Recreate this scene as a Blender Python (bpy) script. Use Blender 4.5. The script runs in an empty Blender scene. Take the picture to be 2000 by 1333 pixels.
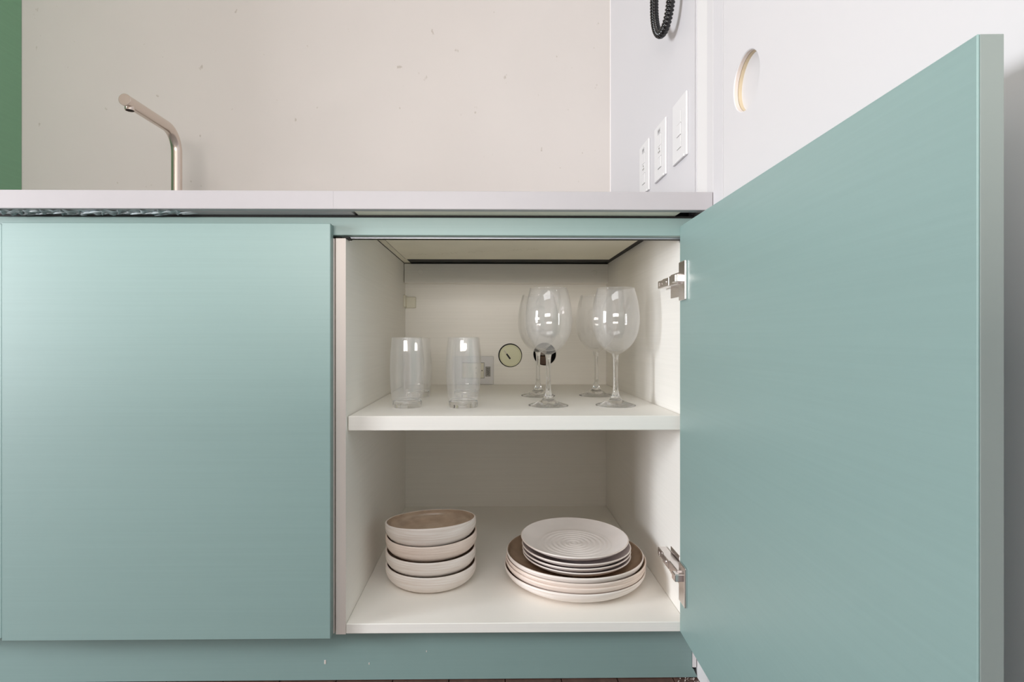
import bpy, bmesh, math, random
from mathutils import Vector, Matrix
R = math.radians
random.seed(7)
scene = bpy.context.scene
COL = scene.collection

# ---------------------------------------------------------------- camera
F_PX, CX, CY = 1096.0, 972.0, 660.0          # focal length and principal point for a 2000 x 1333 frame
Z0, H = 0.92, 0.579                          # distance to the cabinet fronts, eye height above the floor
YAW = math.atan(14.0 / F_PX)
cam_d = bpy.data.cameras.new('camera')
cam = bpy.data.objects.new('camera', cam_d)
COL.objects.link(cam)
cam_d.sensor_fit = 'HORIZONTAL'
cam_d.sensor_width = 36.0
cam_d.lens = F_PX / 2000.0 * 36.0
cam_d.shift_x = (1000.0 - CX) / 2000.0
cam_d.shift_y = (CY - 666.5) / 2000.0
cam_d.clip_start = 0.01
cam.location = (0.0, -Z0, H)
cam.rotation_euler = (R(90), 0, -YAW)
scene.camera = cam

# ---------------------------------------------------------------- world, lights, exposure
world = bpy.data.worlds.new('world')
scene.world = world
world.use_nodes = True
bg = world.node_tree.nodes['Background']
bg.inputs['Color'].default_value = (1.0, 0.96, 0.89, 1)
bg.inputs['Strength'].default_value = 0.3


def area(name, loc, target, sx, sy, power, col):
    d = bpy.data.lights.new(name, 'AREA')
    d.shape = 'RECTANGLE'
    d.size, d.size_y = sx, sy
    d.energy = power
    d.color = col
    o = bpy.data.objects.new(name, d)
    COL.objects.link(o)
    o.location = loc
    v = Vector(target) - Vector(loc)
    o.rotation_euler = v.to_track_quat('-Z', 'Y').to_euler()
    return o


area('window_light', (-4.0, -1.38, 0.98), (0.1, 0.0, 0.6), 0.36, 1.1, 48, (0.82, 0.92, 1.0))
area('room_window_light', (-2.9, -1.15, 0.8), (0.0, 0.0, 0.6), 0.9, 1.0, 59, (0.97, 0.97, 1.0))
area('rear_fill_light', (-0.35, -2.5, 0.90), (-0.1, 0.0, 0.6), 1.2, 0.30, 27, (1.0, 0.94, 0.89))  # added fill from behind the camera, brightens the cabinet's inside
area('overhead_fill_light', (-0.6, -2.2, 2.5), (-0.6, -1.5, 0.0), 2.0, 1.6, 40, (0.94, 0.97, 1.0))  # added overhead fill, lifts the shelf top, plates and bowls

scene.view_settings.view_transform = 'Standard'
scene.view_settings.look = 'None'
scene.view_settings.gamma = 1.0
scene.view_settings.use_curve_mapping = False
scene.view_settings.exposure = 0.0
scene.cycles.use_denoising = True
scene.cycles.max_bounces = 16
scene.cycles.diffuse_bounces = 10
scene.cycles.glossy_bounces = 8
scene.cycles.transmission_bounces = 16
scene.cycles.transparent_max_bounces = 16
scene.cycles.sample_clamp_indirect = 6.0


# ---------------------------------------------------------------- helpers
def P(px, py, z):
    """world point seen at pixel (px, py) of the 2000 x 1333 frame at depth z in front of the kitchen's back wall"""
    a, b = (px - CX) / F_PX, (CY - py) / F_PX
    c, s = math.cos(YAW), math.sin(YAW)
    dx, dy = a * c + s, -a * s + c
    k = z / dy
    return Vector((dx * k, z - Z0, H + b * k))


def PX(px, z):
    return P(px, CY, z).x


def PZ(py, z):
    return H + (CY - py) / F_PX * z


def wloc(o):
    v = Vector((0, 0, 0))
    while o is not None:
        v += o.location
        o = o.parent
    return v


def link(o, parent=None):
    COL.objects.link(o)
    if parent is not None:
        o.parent = parent
    return o


def tag(o, label=None, cat=None, group=None, kind=None):
    if label:
        o['label'] = label
    if cat:
        o['category'] = cat
    if group:
        o['group'] = group
    if kind:
        o['kind'] = kind
    return o


def thing(name, label, cat, loc=(0, 0, 0), group=None):
    o = bpy.data.objects.new(name, None)
    o.empty_display_size = 0.05
    o.location = loc
    link(o)
    return tag(o, label, cat, group)


def finish(name, bm, mat, parent=None, smooth=False, local=False, recalc=True):
    """bm in world coordinates unless local"""
    if recalc:
        bmesh.ops.recalc_face_normals(bm, faces=bm.faces)
    if parent is not None and not local:
        off = wloc(parent)
        bmesh.ops.translate(bm, verts=bm.verts, vec=-off)
    me = bpy.data.meshes.new(name)
    bm.to_mesh(me)
    bm.free()
    me.materials.append(mat)
    if smooth:
        for p in me.polygons:
            p.use_smooth = True
    o = bpy.data.objects.new(name, me)
    return link(o, parent)


def bbox(bm, x0, x1, y0, y1, z0, z1, bevel=0.0006, seg=1):
    r = bmesh.ops.create_cube(bm, size=1.0)
    vs = r['verts']
    sx, sy, sz = x1 - x0, y1 - y0, z1 - z0
    for v in vs:
        v.co = Vector(((v.co.x + .5) * sx + x0, (v.co.y + .5) * sy + y0, (v.co.z + .5) * sz + z0))
    if bevel > 0:
        es = list({e for v in vs for e in v.link_edges})
        b = min(bevel, 0.45 * min(abs(sx), abs(sy), abs(sz)))
        bmesh.ops.bevel(bm, geom=es, offset=b, offset_type='OFFSET', segments=seg, profile=0.5, affect='EDGES')
    return vs


def box(name, x0, x1, y0, y1, z0, z1, mat, parent=None, bevel=0.0006, seg=1, **k):
    bm = bmesh.new()
    bbox(bm, x0, x1, y0, y1, z0, z1, bevel, seg)
    return finish(name, bm, mat, parent, **k)


def lathe_bm(profile, n=64, disp=None, bm=None):
    """closed or open profile of (r, z); r == 0 becomes a pole"""
    bm = bm or bmesh.new()
    rings = []
    for (r, z) in profile:
        if r < 1e-7:
            rings.append([bm.verts.new((0, 0, z))])
        else:
            ring = []
            for i in range(n):
                a = 2 * math.pi * i / n
                dz = disp(r, a, z) if disp else 0
                ring.append(bm.verts.new((r * math.cos(a), r * math.sin(a), z + dz)))
            rings.append(ring)
    for A, B in zip(rings, rings[1:]):
        for i in range(n):
            j = (i + 1) % n
            if len(A) == 1 and len(B) == 1:
                continue
            if len(A) == 1:
                bm.faces.new((A[0], B[i], B[j]))
            elif len(B) == 1:
                bm.faces.new((A[i], B[0], A[j]))
            else:
                bm.faces.new((A[i], B[i], B[j], A[j]))
    return bm


def lathe(name, profile, mat, parent=None, n=64, disp=None, smooth=True):
    return finish(name, lathe_bm(profile, n, disp), mat, parent, smooth=smooth, local=True)


def smooth_profile(pts, sub=4):
    """Catmull-Rom through the profile points"""
    out = []
    for i in range(len(pts) - 1):
        p0 = pts[max(i - 1, 0)]
        p1, p2 = pts[i], pts[i + 1]
        p3 = pts[min(i + 2, len(pts) - 1)]
        for k in range(sub):
            t = k / sub
            q = []
            for a in range(2):
                q.append(0.5 * (2 * p1[a] + (p2[a] - p0[a]) * t + (2 * p0[a] - 5 * p1[a] + 4 * p2[a] - p3[a]) * t * t
                                + (3 * p1[a] - p0[a] - 3 * p2[a] + p3[a]) * t ** 3))
            out.append((max(q[0], 0.0), q[1]))
    out.append(pts[-1])
    return out


def tube_bm(path, radius, n=20, bm=None, caps=True):
    """path: list of Vectors; radius: number or list"""
    bm = bm or bmesh.new()
    rings = []
    prev = None
    for i, p in enumerate(path):
        t = (path[min(i + 1, len(path) - 1)] - path[max(i - 1, 0)]).normalized()
        if prev is None:
            u = t.orthogonal().normalized()
        else:
            u = (prev - t * prev.dot(t)).normalized()
        prev = u
        w = t.cross(u)
        r = radius[i] if isinstance(radius, (list, tuple)) else radius
        rings.append([bm.verts.new(p + (u * math.cos(2 * math.pi * k / n) + w * math.sin(2 * math.pi * k / n)) * r) for k in range(n)])
    for A, B in zip(rings, rings[1:]):
        for k in range(n):
            j = (k + 1) % n
            bm.faces.new((A[k], B[k], B[j], A[j]))
    if caps:
        bm.faces.new(rings[0])
        bm.faces.new(rings[-1])
    return bm


def fill_plane(bm, loops):
    """triangulated face between an outer loop and hole loops, all planar (lists of Vector); returns the vertex loops"""
    vl, es = [], []
    for lp in loops:
        vs = [bm.verts.new(p) for p in lp]
        vl.append(vs)
        for i in range(len(vs)):
            es.append(bm.edges.new((vs[i], vs[(i + 1) % len(vs)])))
    bmesh.ops.triangle_fill(bm, use_beauty=True, use_dissolve=False, edges=es)
    return vl


def text_bm(body, size, depth=0.0):
    cu = bpy.data.curves.new('lettering', 'FONT')
    cu.body = body
    cu.size = size
    cu.align_x = 'CENTER'
    cu.align_y = 'CENTER'
    cu.extrude = depth
    o = bpy.data.objects.new('lettering', cu)
    COL.objects.link(o)
    dg = bpy.context.evaluated_depsgraph_get()
    me = bpy.data.meshes.new_from_object(o.evaluated_get(dg))
    bm = bmesh.new()
    bm.from_mesh(me)
    bpy.data.objects.remove(o)
    bpy.data.curves.remove(cu)
    bpy.data.meshes.remove(me)
    return bm


# ---------------------------------------------------------------- materials
def srgb(r, g, b):
    f = lambda c: (c / 255 / 12.92) if c / 255 <= 0.04045 else ((c / 255 + 0.055) / 1.055) ** 2.4
    return (f(r), f(g), f(b), 1.0)


def mat(name, col, rough=0.5, metal=0.0, spec=0.5, var=0.0, vscale=(6, 6, 6), bump=0.0, bscale=(60, 60, 60), detail=4,
        col2=None, coat=0.0, bdist=0.001):
    m = bpy.data.materials.new(name)
    m.use_nodes = True
    nt = m.node_tree
    b = nt.nodes['Principled BSDF']
    b.inputs['Base Color'].default_value = col
    b.inputs['Roughness'].default_value = rough
    b.inputs['Metallic'].default_value = metal
    b.inputs['Specular IOR Level'].default_value = spec
    b.inputs['Coat Weight'].default_value = coat
    tc = nt.nodes.new('ShaderNodeTexCoord')
    if var > 0 or col2:
        mp = nt.nodes.new('ShaderNodeMapping')
        mp.inputs['Scale'].default_value = vscale
        nz = nt.nodes.new('ShaderNodeTexNoise')
        nz.inputs['Scale'].default_value = 1.0
        nz.inputs['Detail'].default_value = detail
        nt.links.new(tc.outputs['Object'], mp.inputs['Vector'])
        nt.links.new(mp.outputs['Vector'], nz.inputs['Vector'])
        cr = nt.nodes.new('ShaderNodeValToRGB')
        cr.color_ramp.elements[0].position = 0.33
        cr.color_ramp.elements[1].position = 0.67
        c0 = tuple(c * (1 - var) for c in col[:3]) + (1,)
        cr.color_ramp.elements[0].color = col2 or c0
        cr.color_ramp.elements[1].color = col
        nt.links.new(nz.outputs['Fac'], cr.inputs['Fac'])
        nt.links.new(cr.outputs['Color'], b.inputs['Base Color'])
    if bump > 0:
        mp2 = nt.nodes.new('ShaderNodeMapping')
        mp2.inputs['Scale'].default_value = bscale
        n2 = nt.nodes.new('ShaderNodeTexNoise')
        n2.inputs['Scale'].default_value = 1.0
        n2.inputs['Detail'].default_value = 3
        bp = nt.nodes.new('ShaderNodeBump')
        bp.inputs['Strength'].default_value = bump
        bp.inputs['Distance'].default_value = bdist
        nt.links.new(tc.outputs['Object'], mp2.inputs['Vector'])
        nt.links.new(mp2.outputs['Vector'], n2.inputs['Vector'])
        nt.links.new(n2.outputs['Fac'], bp.inputs['Height'])
        nt.links.new(bp.outputs['Normal'], b.inputs['Normal'])
    return m


def glass(name, tint=(1, 1, 1, 1), ior=1.45, shine_veil=0.02):
    m = bpy.data.materials.new(name)
    m.use_nodes = True
    b = m.node_tree.nodes['Principled BSDF']
    b.inputs['Base Color'].default_value = tint
    b.inputs['Roughness'].default_value = 0.0
    b.inputs['IOR'].default_value = ior
    b.inputs['Transmission Weight'].default_value = 1.0
    nt = m.node_tree
    out = [n for n in nt.nodes if n.type == 'OUTPUT_MATERIAL'][0]
    df = nt.nodes.new('ShaderNodeBsdfDiffuse')
    df.inputs['Color'].default_value = (0.95, 0.95, 0.96, 1)
    tl_ = nt.nodes.new('ShaderNodeBsdfTranslucent')
    tl_.inputs['Color'].default_value = (0.95, 0.95, 0.96, 1)
    m1 = nt.nodes.new('ShaderNodeMixShader')
    m1.inputs['Fac'].default_value = 0.5
    m2 = nt.nodes.new('ShaderNodeMixShader')
    m2.inputs['Fac'].default_value = shine_veil  # white mixed in to stand for bright room reflections
    nt.links.new(df.outputs[0], m1.inputs[1])
    nt.links.new(tl_.outputs[0], m1.inputs[2])
    nt.links.new(b.outputs[0], m2.inputs[1])
    nt.links.new(m1.outputs[0], m2.inputs[2])
    nt.links.new(m2.outputs[0], out.inputs['Surface'])
    return m




def thin_glass(name, shine_veil=0.05):
    """thin blown glass: light passes straight through, rims and flanks mirror the surroundings"""
    m = bpy.data.materials.new(name)
    m.use_nodes = True
    nt = m.node_tree
    nt.nodes.remove(nt.nodes['Principled BSDF'])
    out = [n for n in nt.nodes if n.type == 'OUTPUT_MATERIAL'][0]
    lw = nt.nodes.new('ShaderNodeLayerWeight')
    lw.inputs['Blend'].default_value = 0.5
    pw = nt.nodes.new('ShaderNodeMath')
    pw.operation = 'POWER'
    pw.inputs[1].default_value = 4.0
    ma = nt.nodes.new('ShaderNodeMath')
    ma.operation = 'MULTIPLY_ADD'
    ma.inputs[1].default_value = 0.75
    ma.inputs[2].default_value = 0.045
    tr = nt.nodes.new('ShaderNodeBsdfTransparent')
    tr.inputs['Color'].default_value = (0.99, 0.99, 0.99, 1)
    gl = nt.nodes.new('ShaderNodeBsdfGlossy')
    gl.inputs['Roughness'].default_value = 0.02
    gl.inputs['Color'].default_value = (1, 1, 1, 1)
    df = nt.nodes.new('ShaderNodeBsdfDiffuse')
    df.inputs['Color'].default_value = (0.95, 0.95, 0.97, 1)
    m1 = nt.nodes.new('ShaderNodeMixShader')
    m2 = nt.nodes.new('ShaderNodeMixShader')
    m2.inputs['Fac'].default_value = shine_veil  # pale diffuse share painting a whitish shine on the glass
    nt.links.new(lw.outputs['Facing'], pw.inputs[0])
    nt.links.new(pw.outputs[0], ma.inputs[0])
    nt.links.new(ma.outputs[0], m1.inputs['Fac'])
    nt.links.new(tr.outputs[0], m1.inputs[1])
    nt.links.new(gl.outputs[0], m1.inputs[2])
    nt.links.new(m1.outputs[0], m2.inputs[1])
    nt.links.new(df.outputs[0], m2.inputs[2])
    nt.links.new(m2.outputs[0], out.inputs['Surface'])
    return m


TEAL = srgb(136, 162, 159)
M = {}
M['teal'] = mat('teal_lacquer', TEAL, 0.42, spec=0.75, var=0.035, vscale=(3, 3, 260), bump=0.05, bscale=(8, 8, 420))
M['teal_edge'] = mat('teal_edge_banding', srgb(134, 144, 140), 0.5)
M['green'] = mat('green_laminate', srgb(112, 156, 124), 0.45, var=0.04, vscale=(3, 3, 200))
M['melamine'] = mat('white_melamine', srgb(244, 241, 235), 0.42, var=0.03, vscale=(4, 4, 300), bump=0.04, bscale=(10, 10, 500))
M['edge'] = mat('white_edge_banding', srgb(232, 228, 228), 0.45)
M['seam'] = mat('pink_white_edge', srgb(222, 212, 206), 0.5)
M['quartz'] = mat('white_quartz', srgb(175, 172, 175), 0.35, var=0.015, vscale=(40, 40, 40))
M['substrate'] = mat('cream_board', srgb(240, 236, 220), 0.7, var=0.05, vscale=(9, 9, 9))
M['grey_board'] = mat('grey_board', srgb(206, 201, 203), 0.6, var=0.08, vscale=(9, 9, 9))
M['black'] = mat('black_parts_and_gap_shade', srgb(14, 14, 13), 0.6)
M['void'] = mat('dark_cavity', srgb(22, 17, 13), 0.9)
M['alu'] = mat('aluminium_strip', srgb(205, 210, 218), 0.35, metal=0.6)
M['chrome'] = mat('nickel_hinge', srgb(238, 232, 230), 0.27, metal=1.0)
M['nickel'] = mat('brushed_nickel', srgb(216, 204, 194), 0.24, metal=1.0, bump=0.03, bscale=(300, 300, 10))
M['white_plastic'] = mat('white_plastic', srgb(220, 219, 220), 0.35)
M['cream_plastic'] = mat('cream_plastic', srgb(226, 222, 205), 0.4)
M['label_grey'] = mat('grey_label', srgb(150, 148, 142), 0.5)
M['label_pale'] = mat('pale_grey_label', srgb(196, 195, 197), 0.5)
M['ink'] = mat('joint_shade_black', srgb(20, 20, 18), 0.6)
M['wardrobe'] = mat('white_wardrobe', srgb(211, 209, 211), 0.4, var=0.01, vscale=(3, 3, 3))
M['pull_outer'] = mat('pinkish_bore_edge', srgb(226, 214, 206), 0.6)
M['joint'] = mat('brown_joint', srgb(120, 96, 60), 0.8)
M['casing'] = mat('grey_white_casing', srgb(222, 220, 220), 0.5)
M['pull'] = mat('beige_routed_mdf', srgb(214, 198, 168), 0.6)
M['hose'] = mat('black_hose', srgb(6, 6, 8), 0.14, spec=0.6)
M['wood'] = mat('dark_wood_floor', srgb(98, 68, 58), 0.45, var=0.35, vscale=(60, 5, 5), bump=0.2, bscale=(90, 6, 6))
M['crumb'] = mat('plaster_crumb', srgb(215, 205, 198), 0.9)
M['sealant'] = mat('blue_grey_sealant', srgb(200, 214, 220), 0.25, var=0.5, vscale=(30, 60, 160))
M['wall_right'] = mat('white_side_wall', srgb(208, 206, 209), 0.5, var=0.012, vscale=(3, 3, 3))
M['room'] = mat('room_paint', srgb(225, 220, 212), 0.8)
M['glaze_in'] = mat('brown_glaze', srgb(202, 178, 156), 0.22, var=0.25, vscale=(30, 30, 90), coat=0.3)
M['glaze_dark'] = mat('dark_brown_glaze', srgb(166, 138, 114), 0.25, var=0.3, vscale=(25, 25, 40), coat=0.3)
M['plate_white'] = mat('off_white_matte_glaze', srgb(246, 238, 234), 0.42, var=0.06, vscale=(22, 22, 22))
M['glass'] = glass('clear_glass')
M['thin_glass'] = thin_glass('thin_clear_glass')
M['pencil'] = mat('faint_pencil', srgb(212, 206, 188), 0.8)


def stoneware(name, col, col2):
    """thrown stoneware: fine turning lines round the wall"""
    return mat(name, col, 0.5, col2=col2, vscale=(14, 14, 520), detail=3, bump=0.35, bscale=(10, 10, 520), bdist=0.0012)


M['stone'] = stoneware('pale_stoneware', srgb(247, 239, 234), srgb(228, 214, 204))
M['stone_pink'] = stoneware('pinkish_stoneware', srgb(244, 228, 218), srgb(226, 207, 194))


def wall_paint():
    m = mat('plaster_backsplash', srgb(204, 198, 194), 0.55, var=0.045, vscale=(2.2, 2.2, 2.2), bump=0.05, bscale=(90, 90, 90))
    nt = m.node_tree
    b = nt.nodes['Principled BSDF']
    src = b.inputs['Base Color'].links[0].from_socket
    tc = [n for n in nt.nodes if n.type == 'TEX_COORD'][0]
    # little scuffs and specks left on the paint
    mp = nt.nodes.new('ShaderNodeMapping')
    mp.inputs['Scale'].default_value = (55, 55, 40)
    mp.inputs['Rotation'].default_value = (0, R(35), 0)
    nz = nt.nodes.new('ShaderNodeTexNoise')
    nz.inputs['Scale'].default_value = 1.0
    nz.inputs['Detail'].default_value = 2
    cr = nt.nodes.new('ShaderNodeValToRGB')
    cr.color_ramp.elements[0].position = 0.735
    cr.color_ramp.elements[1].position = 0.79
    mx = nt.nodes.new('ShaderNodeMix')
    mx.data_type = 'RGBA'
    mx.inputs['B'].default_value = srgb(178, 170, 162)
    nt.links.new(tc.outputs['Object'], mp.inputs['Vector'])
    nt.links.new(mp.outputs['Vector'], nz.inputs['Vector'])
    nt.links.new(nz.outputs['Fac'], cr.inputs['Fac'])
    nt.links.new(cr.outputs['Color'], mx.inputs['Factor'])
    nt.links.new(src, mx.inputs['A'])
    nt.links.new(mx.outputs['Result'], b.inputs['Base Color'])
    return m


M['plaster'] = wall_paint()

# ---------------------------------------------------------------- key dimensions
YBB_ = 1.438 - Z0
YW = 1.637 - Z0                  # back wall
YB = 1.559 - Z0                  # inside of the cabinet's back panel
YD = 0.903 - Z0                  # door fronts
YC = 0.880 - Z0                  # counter front
XS = 0.351                       # side wall at the right
XT = PX(42.8, 1.637)             # tall green cabinet at the left
Z_TOP, Z_APRON, Z_SLAB = H + 0.2300, H + 0.2010, H + 0.2136
Z_CASE, Z_BOT, Z_UNDER = H + 0.2040, H - 0.4684, H - 0.4850
DT, DB = H + 0.1836, H - 0.4836  # door top and bottom
XI0, XO0 = PX(675.5, Z0), PX(656, Z0)
XI1 = PX(1340, Z0)
XO1 = XI1 + 0.0163
XD1 = PX(645.5, 0.903)
XD0 = PX(3, 0.903)

# ---------------------------------------------------------------- the setting
fl = box('floor', -4.8, 0.6, -3.4, YW + 0.1, -0.06, -0.006, M['void'], bevel=0)
fl['kind'] = 'structure'
pw, k = 0.095, 0
for i in range(int((0.42 + 1.4) / pw)):
    x0 = -1.4 + i * pw
    for (ya, yb) in ((-3.3, -1.35 - 0.3 * (i % 3)), (-1.35 - 0.3 * (i % 3), YW)):
        box('plank', x0 + 0.0006, x0 + pw - 0.0006, ya + 0.0006, yb - 0.0006, -0.006, 0.0, M['wood'], fl, bevel=0.0008)
box('plank', -4.7, -1.4, -3.3, YW, -0.006, 0.0, M['wood'], fl, bevel=0)

tag(box('wall_back', -4.8, XS + 0.1, YW, YW + 0.1, 0, 2.6, M['plaster'], bevel=0), kind='structure')
YS1 = 0.9605 - Z0                # where the side wall meets the sliding door's casing
tag(box('wall_right', XS, XS + 0.08, YS1, YW, 0, 2.6, M['wall_right'], bevel=0), kind='structure')
tag(box('trim_1', XS - 0.0018, XS, YW - 0.003, YW, Z_TOP, 2.6, M['edge'], bevel=0), kind='structure')
tag(box('wall_left', -4.8, -4.7, -3.3, YW, 0, 2.6, M['room'], bevel=0), kind='structure')
tag(box('wall_front', -4.8, XS + 0.08, -3.4, -3.3, 0, 2.6, M['room'], bevel=0), kind='structure')
tag(box('ceiling', -4.8, XS + 0.08, -3.4, YW + 0.1, 2.6, 2.68, M['room'], bevel=0), kind='structure')
# unseen low block added behind the camera: it shades the lower half of the kitchen
tag(box('low_blocker', -1.5, XS + 0.03, -1.35, -1.25, 0, 0.74, M['room'], bevel=0), kind='structure')
# casing of the sliding door in the side wall
yk = [YS1 - 0.0035, 0.951 - Z0, 0.9055 - Z0, 0.8805 - Z0, 0.8445 - Z0]
tag(box('trim_2', XS + 0.0003, XS + 0.05, yk[1] + 0.0004, yk[0], 0, 2.5, M['wall_right'], bevel=0.0003), kind='structure')
tag(box('trim_3', XS + 0.0007, XS + 0.05, yk[2] + 0.0002, yk[1], 0, 2.5, M['casing'], bevel=0.0006), kind='structure')
tag(box('trim_4', XS + 0.0001, XS + 0.05, yk[3] + 0.0003, yk[2] - 0.0002, 0, 2.5, M['wardrobe'], bevel=0.0003), kind='structure')
tag(box('trim_5', XS + 0.0001, XS + 0.05, yk[4], yk[3] - 0.0003, 0, 2.5, M['wall_right'], bevel=0.0003), kind='structure')
tag(box('trim_6', XS + 0.01, XS + 0.05, YS1 - 0.0035, YS1, 0, 2.5, M['casing'], bevel=0), kind='structure')
# sliding door leaf with a round bored pull
XDR = XS + 0.0001
y1d, y0d = yk[4] - 0.0018, -3.3
pc_y, pc_z, pr, pd = 0.767 - Z0, H + 0.353, 0.039, 0.0118


def circ_x(x, r, n=64):
    return [Vector((x, pc_y + r * math.cos(2 * math.pi * i / n), pc_z + r * math.sin(2 * math.pi * i / n))) for i in range(n)]


bm = bmesh.new()
outer = [Vector((XDR, y0d, 0.008)), Vector((XDR, y1d, 0.008)), Vector((XDR, y1d, 2.45)), Vector((XDR, y0d, 2.45))]
vl = fill_plane(bm, [outer, circ_x(XDR, pr + 0.0012)])
bv = [bm.verts.new(p + Vector((0.035, 0, 0))) for p in outer]
for i in range(4):
    bm.faces.new((vl[0][i], vl[0][(i + 1) % 4], bv[(i + 1) % 4], bv[i]))
bm.faces.new(bv)
ring2 = [bm.verts.new(p) for p in circ_x(XDR + 0.0011, pr)]
for i in range(64):
    bm.faces.new((vl[1][i], vl[1][(i + 1) % 64], ring2[(i + 1) % 64], ring2[i]))
dr = tag(finish('door_1', bm, M['wardrobe']), kind='structure')


def bore(name, xa, xb, m, floor=False):
    bm = bmesh.new()
    a = [bm.verts.new(p) for p in circ_x(XDR + xa, pr)]
    b = [bm.verts.new(p) for p in circ_x(XDR + xb, pr)]
    for i in range(64):
        bm.faces.new((a[i], a[(i + 1) % 64], b[(i + 1) % 64], b[i]))
    if floor:
        bm.faces.new(b)
    o = finish(name, bm, m, dr)
    return o


bore('pull_wall', 0.0011, 0.0062, M['pull_outer'])
bore('pull_joint', 0.0062, 0.0068, M['joint'])
bore('pull_wall', 0.0068, pd, M['pull'])
bm = bmesh.new()
bm.faces.new([bm.verts.new(p) for p in circ_x(XDR + pd, pr)])
finish('pull_floor', bm, M['wardrobe'], dr)

# ---------------------------------------------------------------- tall green cabinet at the left
tg = thing('tall_cabinet', 'green cabinet side standing on the left end of the counter', 'cabinet', (XT - 0.2, YW - 0.15, Z_TOP))
box('side_panel', XT - 0.018, XT, -0.02, YW - 0.0005, Z_TOP + 0.0035, 2.4, M['green'], tg)
box('back_panel', XT - 0.5, XT - 0.018, YW - 0.02, YW - 0.001, Z_TOP + 0.0035, 2.4, M['green'], tg)
box('shelf_board', XT - 0.5, XT - 0.018, 0.0, YW - 0.02, Z_TOP + 0.0035, Z_TOP + 0.0215, M['green'], tg)



def side_panel(x0, x1, m, parent, zu=None):
    zu = Z_UNDER if zu is None else zu
    zr = PZ(466.5, Z0)
    sec = [(0.0, zu), (YB, zu), (YB, Z_CASE), (0.036, Z_CASE), (0.036, zr), (0.0, zr)]
    bm = bmesh.new()
    f = bm.faces.new([bm.verts.new((x0, y, z)) for y, z in sec])
    r = bmesh.ops.extrude_face_region(bm, geom=[f])
    bmesh.ops.translate(bm, verts=[v for v in r['geom'] if isinstance(v, bmesh.types.BMVert)], vec=(x1 - x0, 0, 0))
    bmesh.ops.recalc_face_normals(bm, faces=bm.faces)
    bmesh.ops.bevel(bm, geom=list(bm.edges), offset=0.0005, segments=1, affect='EDGES')
    return finish('side_panel', bm, m, parent)


# ---------------------------------------------------------------- base cabinets
# left one: closed
lc = thing('base_cabinet', 'closed green base cabinet with one flat door, left of the open one', 'cabinet', (-0.52, 0.2, Z_UNDER))
side_panel(XO0 - 0.0022 - 0.0163, XO0 - 0.0022, M['seam'], lc, Z_UNDER + 0.0012)
side_panel(XD0 - 0.002, XD0 + 0.0143, M['melamine'], lc)
box('bottom_panel', XD0 + 0.0143, XO0 - 0.0185, 0.0, YB, Z_UNDER, Z_BOT, M['melamine'], lc)
box('back_panel', XD0 + 0.0143, XO0 - 0.0185, YB, YB + 0.012, Z_UNDER, Z_CASE, M['melamine'], lc)
box('door', XD0, XD1, YD, -0.0008, DB, DT, M['teal'], lc, bevel=0.0009)
nb = thing('base_cabinet', 'sliver of the next green cabinet door at the left picture edge', 'cabinet', (XD0 - 0.3, 0.2, Z_UNDER))
box('door', XD0 - 0.55, XD0 - 0.0045, YD + 0.006, -0.0008, DB + 0.001, DT - 0.001, M['teal'], nb, bevel=0.0009)
side_panel(XD0 - 0.022, XD0 - 0.006, M['melamine'], nb)

# right one: open
oc = thing('base_cabinet', 'open white-lined base cabinet holding glasses, bowls and plates', 'cabinet', (0.04, 0.3, Z_UNDER))
side_panel(XO0, XI0, M['melamine'], oc)
box('edge_band', XO0 + 0.0001, XI0 - 0.0001, -0.0007, 0.0, Z_UNDER + 0.0003, PZ(466.5, Z0), M['seam'], oc, bevel=0)
side_panel(XI1, XO1, M['melamine'], oc)
box('bottom_panel', XI0 + 0.0003, XI1 - 0.0003, 0.0004, YB, Z_UNDER + 0.0005, Z_BOT, M['melamine'], oc, bevel=0.0008)
# back panel with two round service holes
hole_a = P(996.5, 694.5, 1.559)
hole_b = P(1064, 692, 1.559)
ra, rb = 0.0332, 0.0318


def circ(c, r, n=48):
    return [c + Vector((r * math.cos(2 * math.pi * i / n), 0, r * math.sin(2 * math.pi * i / n))) for i in range(n)]


bm = bmesh.new()
outer = [Vector((XI0, YB, Z_UNDER)), Vector((XI1, YB, Z_UNDER)), Vector((XI1, YB, Z_CASE)), Vector((XI0, YB, Z_CASE))]
va = fill_plane(bm, [outer, circ(hole_a, ra), circ(hole_b, rb)])
off = Vector((0, 0.012, 0))
vb = fill_plane(bm, [[p + off for p in outer], circ(hole_a + off, ra), circ(hole_b + off, rb)])
for a, b in zip(va, vb):
    for i in range(len(a)):
        j = (i + 1) % len(a)
        bm.faces.new((a[i], a[j], b[j], b[i]))
bp = finish('back_panel', bm, M['melamine'], oc)
# back stretcher with two cover caps
sy = 1.531 - Z0
sz0, sz1 = PZ(553.5, 1.531), PZ(515.5, 1.531)
st = box('back_stretcher', PX(789.6, 1.531), PX(1188, 1.531), sy, YB, sz0, sz1, M['melamine'], oc, bevel=0.0008)
for (cx, cy) in ((821, 531), (1160.5, 534)):
    c = P(cx, cy, 1.531)
    bm = bmesh.new()
    lathe_bm([(0, 0.0009), (0.0068, 0.0009), (0.0078, 0.0003), (0.0078, -0.001)], 28, bm=bm)
    bmesh.ops.transform(bm, matrix=Matrix.Translation(c) @ Matrix.Rotation(R(90), 4, 'X'), verts=bm.verts)
    finish('cover_cap', bm, M['melamine'], st)
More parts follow.
